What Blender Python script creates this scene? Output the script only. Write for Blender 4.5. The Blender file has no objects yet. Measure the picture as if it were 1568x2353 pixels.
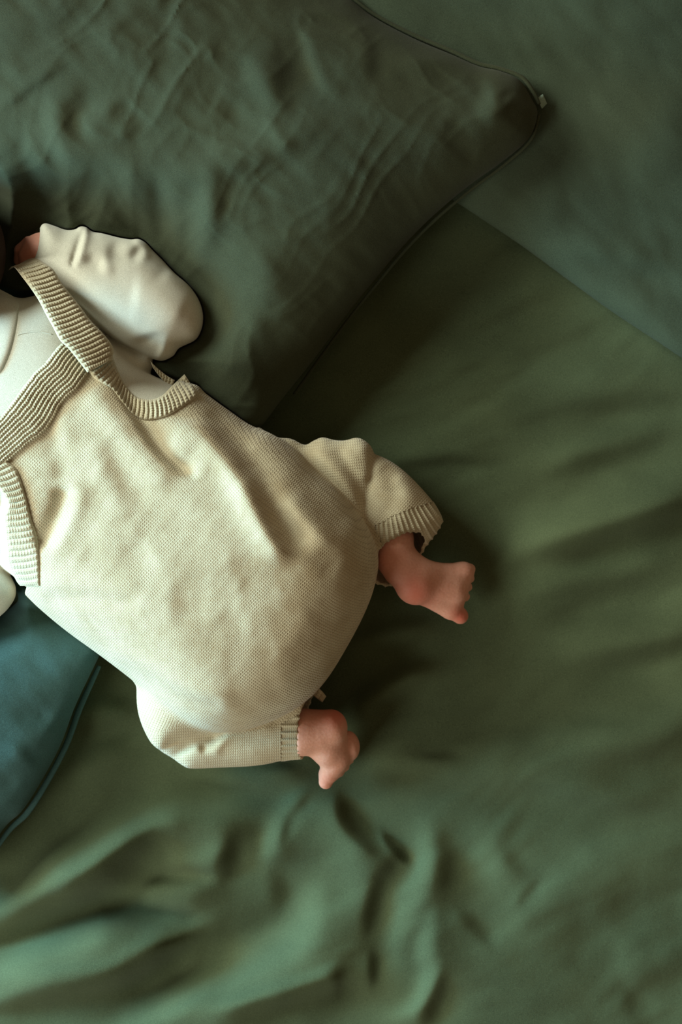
import bpy, math
import numpy as np
import openvdb

# ------------------------------------------------------------------ camera, light, exposure
S = 0.00036            # metres per photo pixel on the bed surface
HC = 2900.0            # camera height above the bed, in the same units
sc = bpy.context.scene
cam_d = bpy.data.cameras.new('camera'); cam = bpy.data.objects.new('camera', cam_d)
sc.collection.objects.link(cam); sc.camera = cam
cam.location = (0, 0, HC * S)
cam_d.sensor_fit = 'VERTICAL'; cam_d.sensor_height = 36.0
cam_d.lens = 36.0 * HC / 2353.0
cam_d.dof.use_dof = True; cam_d.dof.focus_distance = (HC - 270) * S
cam_d.dof.aperture_fstop = 5.0
cam_d.clip_start = 0.01

w = bpy.data.worlds.new('world'); sc.world = w; w.use_nodes = True
bg = w.node_tree.nodes['Background']
bg.inputs[0].default_value = (1.0, 0.70, 0.42, 1); bg.inputs[1].default_value = 0.18

def area_light(name, loc, target, sx, sy, power, col):
    d = bpy.data.lights.new(name, 'AREA'); d.shape = 'RECTANGLE'; d.size = sx; d.size_y = sy
    d.energy = power; d.color = col
    o = bpy.data.objects.new(name, d); sc.collection.objects.link(o); o.location = loc
    v = np.array(target) - np.array(loc)
    from mathutils import Vector
    o.rotation_euler = Vector(v).to_track_quat('-Z', 'Y').to_euler()
    return o
# tall window beyond the upper left of the bed, its daylight raking across the cloth
area_light('window_light', (-2.0, 1.10, 1.18), (0.0, 0.0, 0.0), 1.1, 1.0, 84, (0.95, 1.0, 0.86))
# added low blue lamp at the left, tints the facing folds teal
area_light('low_blue_fill_light', (-1.40, 0.02, 0.36), (-0.1, -0.4, 0.0), 0.6, 0.3, 38, (0.22, 0.70, 1.0))
# added soft fill from the lower left, brightens the seat and feet
area_light('lower_left_fill_light', (-1.5, -1.25, 0.95), (-0.1, -0.1, 0.0), 0.9, 0.7, 29, (1.0, 1.0, 0.86))

sc.view_settings.view_transform = 'Standard'; sc.view_settings.look = 'None'
sc.view_settings.exposure = 0.0; sc.view_settings.gamma = 1.0
sc.view_settings.use_curve_mapping = False

# ------------------------------------------------------------------ helpers
rng = np.random.default_rng(7)
A = lambda p: np.array(p, dtype=np.float64)

def to_world(P):
    """(photo px, photo py, height) -> metres; heights in the same unit as px."""
    k = (HC - P[:, 2]) / HC
    return np.stack([(P[:, 0] - 784.0) * S * k, -(P[:, 1] - 1176.5) * S * k, P[:, 2] * S], 1)

def smooth(pts, closed=False, n=8):
    """Catmull-Rom through points of any dimension."""
    p = A(pts)
    if closed: q = np.vstack([p[-1:], p, p[:2]])
    else: q = np.vstack([2 * p[:1] - p[1:2], p, 2 * p[-1:] - p[-2:-1]])
    out = []
    for i in range(1, len(q) - 2):
        t = np.linspace(0, 1, n, endpoint=False)[:, None]
        p0, p1, p2, p3 = q[i - 1], q[i], q[i + 1], q[i + 2]
        out.append(0.5 * ((2 * p1) + (-p0 + p2) * t + (2 * p0 - 5 * p1 + 4 * p2 - p3) * t * t + (-p0 + 3 * p1 - 3 * p2 + p3) * t ** 3))
    if not closed: out.append(p[-1:])
    return np.vstack(out)

def resample(p, n):
    d = np.r_[0, np.cumsum(np.linalg.norm(np.diff(p, axis=0), axis=1))]
    s = np.linspace(0, d[-1], n)
    return np.stack([np.interp(s, d, p[:, k]) for k in range(p.shape[1])], 1)

def inside(poly, X, Y):
    r = np.zeros(X.shape, bool)
    n = len(poly)
    for i in range(n):
        x1, y1 = poly[i]; x2, y2 = poly[(i + 1) % n]
        if y1 == y2: continue
        c = ((y1 > Y) != (y2 > Y)) & (X < (x2 - x1) * (Y - y1) / (y2 - y1) + x1)
        r ^= c
    return r

def pdist(poly, X, Y, closed=True):
    d = np.full(X.shape, 1e9); n = len(poly)
    for i in range(n if closed else n - 1):
        a = poly[i]; b = poly[(i + 1) % n] - a
        L = max(b @ b, 1e-9)
        px = X - a[0]; py = Y - a[1]
        t = np.clip((px * b[0] + py * b[1]) / L, 0, 1)
        d = np.minimum(d, (px - t * b[0]) ** 2 + (py - t * b[1]) ** 2)
    return np.sqrt(d)

def outline_fields(pts, X, Y, smooth_pts=True, n=6):
    """signed distance d (positive inside) and smoothed inner distance ds."""
    poly = smooth(pts, True, n) if smooth_pts else A(pts)
    ins = inside(poly, X, Y); d = pdist(poly, X, Y)
    wsum = np.zeros(X.shape)
    m = len(poly)
    for i in range(m):
        a = poly[i]; b = poly[(i + 1) % m] - a; L = np.hypot(*b)
        if L < 1e-6: continue
        tx, ty = b / L
        u0 = -(X - a[0]) * tx - (Y - a[1]) * ty; u1 = u0 + L
        h2 = ((X - a[0]) * ty - (Y - a[1]) * tx) ** 2 + 1.0
        wsum += (u1 / np.sqrt(h2 + u1 * u1) - u0 / np.sqrt(h2 + u0 * u0)) / h2
    ds = np.sqrt(2.0 / np.maximum(wsum, 1e-12))
    k = np.clip(d / 14.0, 0, 1)
    ds = np.where(ins, ds * k + d * (1 - k), -d)
    return np.where(ins, d, -d), ds

def sstep(a, b, x):
    t = np.clip((x - a) / (b - a), 0, 1); return t * t * (3 - 2 * t)

AWAY = A([0.84, 0.54])
AWAY_B = A([0.75, -0.66])  # away from the added lower-left fill   # direction on the bed pointing away from the window

def stroke(H, X, Y, pts, width, amp, kind='dark', cut=0.15, away=None):
    """add a fold along pts. dark: the slope that turns away from the window; bright: the slope facing it;
    ridge / groove: a crest or a valley."""
    p = smooth(pts, False, 6)
    lo = p.min(0) - 4 * width; hi = p.max(0) + 4 * width
    m = (X > lo[0]) & (X < hi[0]) & (Y > lo[1]) & (Y < hi[1])
    if not m.any(): return
    x = X[m]; y = Y[m]
    best = np.full(x.shape, 1e18); sg = np.zeros(x.shape); tt = np.zeros(x.shape)
    aw = AWAY if away is None else away
    ch = p[-1] - p[0]; flip = 1.0 if ch[1] * aw[0] - ch[0] * aw[1] > 0 else -1.0
    seg = np.linalg.norm(np.diff(p, axis=0), axis=1); cum = np.r_[0, np.cumsum(seg)]
    for i in range(len(p) - 1):
        a = p[i]; b = p[i + 1] - a; L = seg[i]
        if L < 1e-6: continue
        px = x - a[0]; py = y - a[1]
        t = np.clip((px * b[0] + py * b[1]) / (L * L), 0, 1)
        dx = px - t * b[0]; dy = py - t * b[1]; q = dx * dx + dy * dy
        nx, ny = flip * b[1] / L, -flip * b[0] / L
        c = q < best
        best = np.where(c, q, best); sg = np.where(c, px * nx + py * ny, sg); tt = np.where(c, (cum[i] + t * L) / cum[-1], tt)
    d = np.sqrt(best); s = np.sign(sg) * d
    taper = sstep(0, cut, tt) * sstep(0, cut, 1 - tt)
    q2 = np.minimum(tt, 1 - tt); end = (q2 <= 1e-6)
    if kind in ('dark', 'bright'):
        v = (s / width) * np.exp(0.5 - 0.5 * (s / width) ** 2)
        v = -v if kind == 'dark' else v
    elif kind == 'drop':      # one-sided: steep drop on the far side
        v = np.where(s > 0, np.exp(-0.5 * (s / (width * 0.35)) ** 2), np.exp(-0.5 * (s / (width * 1.5)) ** 2))
    elif kind == 'fold':      # a crease: falls off sharply on the far side, then recovers slowly
        sp = np.maximum(s, 0); v = -np.exp(-sp / width) * (1 - np.exp(-sp / (width * 0.18))) * 1.6
    else:
        v = np.exp(-0.5 * (d / width) ** 2) * (1 if kind == 'ridge' else -1)
    H[m] += amp * taper * v

def blur(H, n=2):
    k = A([1, 4, 6, 4, 1]) / 16
    for _ in range(n):
        Hp = np.pad(H, 2, mode='edge'); H = sum(k[i] * Hp[i:i + H.shape[0], 2:-2] for i in range(5))
        Hp = np.pad(H, 2, mode='edge'); H = sum(k[i] * Hp[2:-2, i:i + H.shape[1]] for i in range(5))
    return H

def vnoise(x, y, seed=0):
    """smooth value noise, numpy"""
    r = np.random.default_rng(seed).random((64, 64)) * 2 - 1
    xi = np.floor(x).astype(int); yi = np.floor(y).astype(int)
    fx = x - xi; fy = y - yi
    fx = fx * fx * fx * (fx * (fx * 6 - 15) + 10); fy = fy * fy * fy * (fy * (fy * 6 - 15) + 10)
    g = lambda i, j: r[i % 64, j % 64]
    return (g(xi, yi) * (1 - fx) + g(xi + 1, yi) * fx) * (1 - fy) + (g(xi, yi + 1) * (1 - fx) + g(xi + 1, yi + 1) * fx) * fy

def mk_mesh(name, V, F, mat, parent=None, attr=None, smooth_shade=True, corner=None):
    me = bpy.data.meshes.new(name)
    V = np.asarray(V, np.float32); F = np.asarray(F, np.int32)
    me.vertices.add(len(V)); me.vertices.foreach_set('co', V.ravel())
    k = F.shape[1]
    me.loops.add(F.size); me.loops.foreach_set('vertex_index', F.ravel())
    me.polygons.add(len(F))
    me.polygons.foreach_set('loop_start', np.arange(0, F.size, k, dtype=np.int32))
    me.polygons.foreach_set('loop_total', np.full(len(F), k, np.int32))
    me.update(calc_edges=True)
    if smooth_shade: me.polygons.foreach_set('use_smooth', np.ones(len(F), bool))
    for nm, arr in (attr or {}).items():
        a = me.attributes.new(nm, 'FLOAT2' if arr.ndim == 2 else 'FLOAT', 'POINT')
        a.data.foreach_set('vector' if arr.ndim == 2 else 'value', arr.astype(np.float32).ravel())
    if corner is not None:
        a = me.attributes.new('knit', 'FLOAT2', 'CORNER'); a.data.foreach_set('vector', corner.astype(np.float32).ravel())
    me.materials.append(mat)
    o = bpy.data.objects.new(name, me); sc.collection.objects.link(o)
    if parent is not None: o.parent = parent
    return o

def empty(name, loc=(0, 0, 0)):
    o = bpy.data.objects.new(name, None); sc.collection.objects.link(o)
    o.location = loc; o.empty_display_size = 0.02
    return o

def tag(o, label, cat, group=None):
    o['label'] = label; o['category'] = cat
    if group: o['group'] = group

def reparent_keep(o, parent):
    """children were built in world coordinates; keep them there"""
    o.parent = parent
    o.location = -np.array(parent.location)

class Vol:
    """a voxel field in (px, py, height) space; negative inside"""
    def __init__(s, lo, hi, v):
        s.v = v; s.lo = A(lo)
        s.n = np.ceil((A(hi) - s.lo) / v).astype(int) + 1
        s.ax = [s.lo[i] + v * np.arange(s.n[i]) for i in range(3)]
        s.X2, s.Y2 = np.meshgrid(s.ax[0], s.ax[1], indexing='ij')
        s.F = np.full(tuple(s.n), 40.0, np.float32)
    def sub(s, lo, hi):
        i0 = np.clip(np.floor((A(lo) - s.lo) / s.v).astype(int), 0, s.n); i1 = np.clip(np.ceil((A(hi) - s.lo) / s.v).astype(int) + 1, 0, s.n)
        return tuple(slice(a, b) for a, b in zip(i0, i1))
    def prim(s, fn, lo, hi, k=8, op='union'):
        mg = 3 * s.v + k * 1.5 + 8
        sl = s.sub(A(lo) - mg, A(hi) + mg)
        X = s.ax[0][sl[0]][:, None, None]; Y = s.ax[1][sl[1]][None, :, None]; Z = s.ax[2][sl[2]][None, None, :]
        if X.size == 0 or Y.size == 0 or Z.size == 0: return
        g = fn(X, Y, Z).astype(np.float32); f = s.F[sl]
        if op == 'union':
            h = np.clip(0.5 + 0.5 * (f - g) / k, 0, 1)
            s.F[sl] = f * (1 - h) + g * h - k * h * (1 - h)
        else:
            h = np.clip(0.5 - 0.5 * (f + g) / k, 0, 1)      # subtract g
            s.F[sl] = f * (1 - h) - g * h + k * h * (1 - h)
    def cone(s, a, b, ra, rb, k=8, op='union', sq=None):
        a = A(a); b = A(b); ab = b - a; L = max(ab @ ab, 1e-9); R = max(ra, rb)
        def fn(X, Y, Z):
            t = np.clip(((X - a[0]) * ab[0] + (Y - a[1]) * ab[1] + (Z - a[2]) * ab[2]) / L, 0, 1)
            return np.sqrt((X - a[0] - t * ab[0]) ** 2 + (Y - a[1] - t * ab[1]) ** 2 + (Z - a[2] - t * ab[2]) ** 2) - (ra + (rb - ra) * t)
        s.prim(fn, np.minimum(a, b) - R, np.maximum(a, b) + R, k, op)
    def chain(s, pts, k=8, op='union'):
        for p, q in zip(pts[:-1], pts[1:]): s.cone(p[:3], q[:3], p[3], q[3], k, op)
    def ell(s, c, r, rot=None, k=8, op='union'):
        c = A(c); r = A(r); R = r.max()
        M = np.eye(3)
        if rot is not None:   # rotation about z then tilt, degrees
            a, t = np.radians(rot)
            M = A([[math.cos(a), math.sin(a), 0], [-math.sin(a), math.cos(a), 0], [0, 0, 1]])
            M = A([[math.cos(t), 0, math.sin(t)], [0, 1, 0], [-math.sin(t), 0, math.cos(t)]]) @ M
        def fn(X, Y, Z):
            x = X - c[0]; y = Y - c[1]; z = Z - c[2]
            q = [(M[i, 0] * x + M[i, 1] * y + M[i, 2] * z) for i in range(3)]
            k0 = np.sqrt(sum((q[i] / r[i]) ** 2 for i in range(3))); k1 = np.sqrt(sum((q[i] / r[i] ** 2) ** 2 for i in range(3)))
            return k0 * (k0 - 1) / np.maximum(k1, 1e-6)
        s.prim(fn, c - R, c + R, k, op)
    def blob(s, pts, zc, T, R0=None, H=None, k=8, op='union', grow=0.0, smooth_pts=True, zbot=None, fields=None, e=2.0):
        """inflated outline: rounded sides, top at zc+T; H = extra relief on the upper side"""
        d, ds = fields if fields is not None else outline_fields(pts, s.X2, s.Y2, smooth_pts)
        if R0 is None: R0 = 1.03 * max(ds.max(), 1)
        t = np.minimum(ds / R0, 1.0)[:, :, None]
        T3 = T[:, :, None] if isinstance(T, np.ndarray) else T
        zc3 = zc[:, :, None] if isinstance(zc, np.ndarray) else zc
        if zbot is None: zbot = 3
        Z = s.ax[2][None, None, :]
        dz = Z - zc3
        if H is not None: dz = dz - H[:, :, None] * sstep(-15, 40, dz)
        G = (dz / T3) ** 2 + (1 - t) ** e - 1
        gr = 2 * np.sqrt((dz / T3 ** 2) ** 2 + (0.5 * e * (1 - t) ** (e - 1) / R0) ** 2)
        f = G / np.maximum(gr, 0.5 / R0) - grow
        f = np.maximum(f, (zbot - Z))
        f = np.clip(f, -60, 60).astype(np.float32)
        if op == 'raw': return f
        if op == 'union':
            h = np.clip(0.5 + 0.5 * (s.F - f) / k, 0, 1)
            s.F = s.F * (1 - h) + f * h - k * h * (1 - h)
        return (d, ds)
    def mesh(s):
        f = s.F.copy()
        f[0] = f[-1] = 40; f[:, 0] = f[:, -1] = 40; f[:, :, 0] = np.maximum(f[:, :, 0], 1); f[:, :, -1] = 40
        g = openvdb.FloatGrid(40.0); g.copyFromArray(np.clip(f, -40, 40), tolerance=0.0)
        P, Q = g.convertToQuads(0.0)
        P = np.asarray(P, np.float64) * s.v + s.lo
        Q = np.asarray(Q, np.int32)[:, ::-1]
        return P, Q
    def top(s, px, py):
        """height of the upper surface at points"""
        neg = s.F < 0
        nz = s.F.shape[2]
        kk = nz - 1 - np.argmax(neg[:, :, ::-1], axis=2)
        has = neg.any(2); kk1 = np.minimum(kk + 1, nz - 1)
        I, J = np.indices(kk.shape)
        f0 = s.F[I, J, kk]; f1 = s.F[I, J, kk1]
        z = s.ax[2][kk] + s.v * np.clip(-f0 / np.maximum(f1 - f0, 1e-6), 0, 1)
        z = np.where(has, z, 0.0)
        x = np.clip((np.asarray(px) - s.lo[0]) / s.v, 0, s.n[0] - 1.001); y = np.clip((np.asarray(py) - s.lo[1]) / s.v, 0, s.n[1] - 1.001)
        i = x.astype(int); j = y.astype(int); fx = x - i; fy = y - j
        return (z[i, j] * (1 - fx) + z[i + 1, j] * fx) * (1 - fy) + (z[i, j + 1] * (1 - fx) + z[i + 1, j + 1] * fx) * fy

# ------------------------------------------------------------------ materials
def new_mat(name, rough=0.9, sheen=0.0):
    m = bpy.data.materials.new(name); m.use_nodes = True
    b = m.node_tree.nodes['Principled BSDF']
    b.inputs['Roughness'].default_value = rough
    b.inputs['Specular IOR Level'].default_value = 0.15
    if sheen:
        b.inputs['Sheen Weight'].default_value = sheen; b.inputs['Sheen Roughness'].default_value = 0.5
    return m, m.node_tree, b

def nd(nt, t, **kw):
    n = nt.nodes.new(t)
    for k, v in kw.items(): setattr(n, k, v)
    return n

def ramp(nt, fac, stops):
    r = nd(nt, 'ShaderNodeValToRGB')
    e = r.color_ramp.elements
    e[0].position, e[0].color = stops[0][0], (*stops[0][1], 1)
    e[1].position, e[1].color = stops[-1][0], (*stops[-1][1], 1)
    for p, c in stops[1:-1]:
        x = e.new(p); x.color = (*c, 1)
    nt.links.new(fac, r.inputs[0]); return r.outputs[0]

def noise(nt, scale, detail=3, vec=None, rough=0.5):
    n = nd(nt, 'ShaderNodeTexNoise'); n.inputs['Scale'].default_value = scale; n.inputs['Detail'].default_value = detail
    n.inputs['Roughness'].default_value = rough
    if vec is not None: nt.links.new(vec, n.inputs['Vector'])
    return n.outputs[0]

def math_n(nt, op, a, b=None, c=None):
    n = nd(nt, 'ShaderNodeMath', operation=op)
    for i, v in enumerate((a, b, c)):
        if v is None: continue
        if isinstance(v, (int, float)): n.inputs[i].default_value = v
        else: nt.links.new(v, n.inputs[i])
    return n.outputs[0]

def cotton(name, c0, c1, weave=0.5, rough=0.9, sheen=0.04):
    m, nt, b = new_mat(name, rough, sheen)
    tc = nd(nt, 'ShaderNodeTexCoord').outputs['Object']
    n1 = noise(nt, 9, 3, tc); n2 = noise(nt, 1700, 2, tc); n3 = noise(nt, 160, 3, tc)
    f = math_n(nt, 'ADD', math_n(nt, 'MULTIPLY', n1, 0.45), math_n(nt, 'MULTIPLY', n2, 0.55))
    c0 = tuple(0.84 * x for x in c0); c1 = tuple(1.12 * x for x in c1)
    nt.links.new(ramp(nt, f, [(0.34, c0), (0.68, c1)]), b.inputs['Base Color'])
    bp = nd(nt, 'ShaderNodeBump'); bp.inputs['Strength'].default_value = weave; bp.inputs['Distance'].default_value = 0.00035
    nt.links.new(math_n(nt, 'ADD', math_n(nt, 'MULTIPLY', n2, 0.5), n3), bp.inputs['Height'])
    nt.links.new(bp.outputs[0], b.inputs['Normal'])
    return m

def knit(name, light, mid, dark, pu=6.2, pv=5.2, depth=1.0, sheen=0.25):
    """stockinette: columns of V stitches in the 'knit' attribute (photo pixels across, along)"""
    m, nt, b = new_mat(name, 0.95, sheen)
    at = nd(nt, 'ShaderNodeAttribute', attribute_name='knit')
    sp = nd(nt, 'ShaderNodeSeparateXYZ'); nt.links.new(at.outputs['Vector'], sp.inputs[0])
    tc = nd(nt, 'ShaderNodeTexCoord').outputs['Object']
    wob = noise(nt, 60, 2, tc)
    u = math_n(nt, 'ADD', math_n(nt, 'DIVIDE', sp.outputs[0], pu), math_n(nt, 'MULTIPLY', wob, 0.9))
    v = math_n(nt, 'ADD', math_n(nt, 'DIVIDE', sp.outputs[1], pv), math_n(nt, 'MULTIPLY', wob, 0.9))
    tri = math_n(nt, 'ABSOLUTE', math_n(nt, 'SUBTRACT', math_n(nt, 'FRACT', u), 0.5))       # 0 centre, .5 edge
    col = math_n(nt, 'SUBTRACT', 1.0, math_n(nt, 'POWER', math_n(nt, 'MULTIPLY', tri, 2.0), 3.0))
    vv = math_n(nt, 'ADD', v, math_n(nt, 'MULTIPLY', tri, 0.9))
    row = math_n(nt, 'ABSOLUTE', math_n(nt, 'SINE', math_n(nt, 'MULTIPLY', vv, math.pi)))
    h = math_n(nt, 'MULTIPLY', math_n(nt, 'ADD', math_n(nt, 'MULTIPLY', col, 0.62), 0.38), math_n(nt, 'ADD', math_n(nt, 'MULTIPLY', row, 0.55), 0.45))
    fz = noise(nt, 900, 3, tc); hz = noise(nt, 38, 4, tc, 0.6); big = noise(nt, 11, 2, tc)
    f = math_n(nt, 'ADD', math_n(nt, 'MULTIPLY', hz, 0.5), math_n(nt, 'ADD', math_n(nt, 'MULTIPLY', big, 0.22), math_n(nt, 'MULTIPLY', fz, 0.28)))
    base = ramp(nt, f, [(0.36, mid), (0.56, light)])
    mx = nd(nt, 'ShaderNodeMix', data_type='RGBA')
    nt.links.new(ramp(nt, h, [(0.2, (1, 1, 1)), (0.75, (0, 0, 0))]), mx.inputs[0])
    nt.links.new(base, mx.inputs[6]); mx.inputs[7].default_value = (*dark, 1)
    fac = nd(nt, 'ShaderNodeMix', data_type='RGBA'); fac.inputs[0].default_value = 0.55 * depth
    nt.links.new(base, fac.inputs[6]); nt.links.new(mx.outputs[2], fac.inputs[7])
    nt.links.new(fac.outputs[2], b.inputs['Base Color'])
    bp = nd(nt, 'ShaderNodeBump'); bp.inputs['Strength'].default_value = 0.55 * depth; bp.inputs['Distance'].default_value = 0.0007
    nt.links.new(math_n(nt, 'ADD', h, math_n(nt, 'MULTIPLY', fz, 0.6)), bp.inputs['Height'])
    nt.links.new(bp.outputs[0], b.inputs['Normal'])
    return m

GREEN_A = (0.046, 0.064, 0.033); GREEN_B = (0.090, 0.120, 0.063)
M_sheet = cotton('green_sheet_cotton', GREEN_A, GREEN_B)
M_pillow = cotton('green_pillow_cotton', (0.029, 0.036, 0.020), (0.052, 0.062, 0.034))
M_pillow2 = cotton('green_pillowcase_cotton', (0.032, 0.046, 0.029), (0.058, 0.080, 0.050))
M_teal = cotton('teal_pillow_cotton', (0.030, 0.072, 0.070), (0.060, 0.130, 0.125))
M_tag = cotton('woven_label', (0.16, 0.26, 0.20), (0.26, 0.36, 0.29))
M_jersey = cotton('cream_jersey', (0.56, 0.55, 0.45), (0.70, 0.69, 0.59), 0.35, 0.9, 0.2)
M_collar = cotton('cream_rib_collar', (0.56, 0.56, 0.46), (0.70, 0.70, 0.60), 0.35, 0.9, 0.2)
M_knit = knit('oatmeal_knit', (0.575, 0.52, 0.365), (0.44, 0.36, 0.225), (0.20, 0.15, 0.08))
M_rib = knit('oatmeal_rib', (0.53, 0.48, 0.335), (0.41, 0.35, 0.225), (0.17, 0.12, 0.06), 6.0, 5.0, 0.75)
M_button = new_mat('snap_button', 0.25)[0]
M_button.node_tree.nodes['Principled BSDF'].inputs['Base Color'].default_value = (0.6, 0.62, 0.6, 1)
M_button.node_tree.nodes['Principled BSDF'].inputs['Metallic'].default_value = 0.9

def skin_mat():
    m, nt, b = new_mat('baby_skin', 0.55)
    b.inputs['Specular IOR Level'].default_value = 0.3
    tc = nd(nt, 'ShaderNodeTexCoord').outputs['Object']
    n1 = noise(nt, 40, 3, tc); n2 = noise(nt, 500, 3, tc)
    at = nd(nt, 'ShaderNodeAttribute', attribute_name='flush')
    base = ramp(nt, math_n(nt, 'ADD', math_n(nt, 'MULTIPLY', n1, 0.6), math_n(nt, 'MULTIPLY', n2, 0.4)),
                [(0.35, (0.64, 0.31, 0.225)), (0.65, (0.77, 0.42, 0.32))])
    mx = nd(nt, 'ShaderNodeMix', data_type='RGBA'); nt.links.new(at.outputs['Fac'], mx.inputs[0])
    nt.links.new(base, mx.inputs[6]); mx.inputs[7].default_value = (0.62, 0.16, 0.105, 1)
    nt.links.new(mx.outputs[2], b.inputs['Base Color'])
    b.inputs['Subsurface Weight'].default_value = 0.25
    b.inputs['Subsurface Radius'].default_value = (1.0, 0.35, 0.2); b.inputs['Subsurface Scale'].default_value = 0.004
    w1 = nd(nt, 'ShaderNodeTexVoronoi'); w1.inputs['Scale'].default_value = 420; nt.links.new(tc, w1.inputs['Vector'])
    bp = nd(nt, 'ShaderNodeBump'); bp.inputs['Strength'].default_value = 0.25; bp.inputs['Distance'].default_value = 0.0004
    nt.links.new(math_n(nt, 'ADD', w1.outputs[0], n2), bp.inputs['Height']); nt.links.new(bp.outputs[0], b.inputs['Normal'])
    return m
M_skin = skin_mat()
M_hair = cotton('dark_brown_hair', (0.016, 0.009, 0.006), (0.05, 0.028, 0.018), 0.8, 0.85, 0.0)
M_mattress = cotton('mattress_ticking', (0.45, 0.45, 0.42), (0.6, 0.6, 0.57))

# ------------------------------------------------------------------ bed: mattress and sheet
def grid_faces(nx, ny):
    i, j = np.meshgrid(np.arange(nx - 1), np.arange(ny - 1), indexing='ij')
    a = (i * ny + j).ravel()
    return np.stack([a, a + 1, a + ny + 1, a + ny], 1)   # flipped in py

xs = np.concatenate([np.linspace(-1500, -80, 60), np.arange(-72, 1650, 7.0), np.linspace(1660, 2900, 50)])
ys = np.concatenate([np.linspace(-1700, -80, 60), np.arange(-72, 2430, 7.0), np.linspace(2440, 4000, 60)])
X, Y = np.meshgrid(xs, ys, indexing='ij')
H = np.zeros(X.shape)
# broad undulation of the padded bed
H += 10 * vnoise(X / 420 + 3.1, Y / 420 + 1.7, 1)
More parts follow.
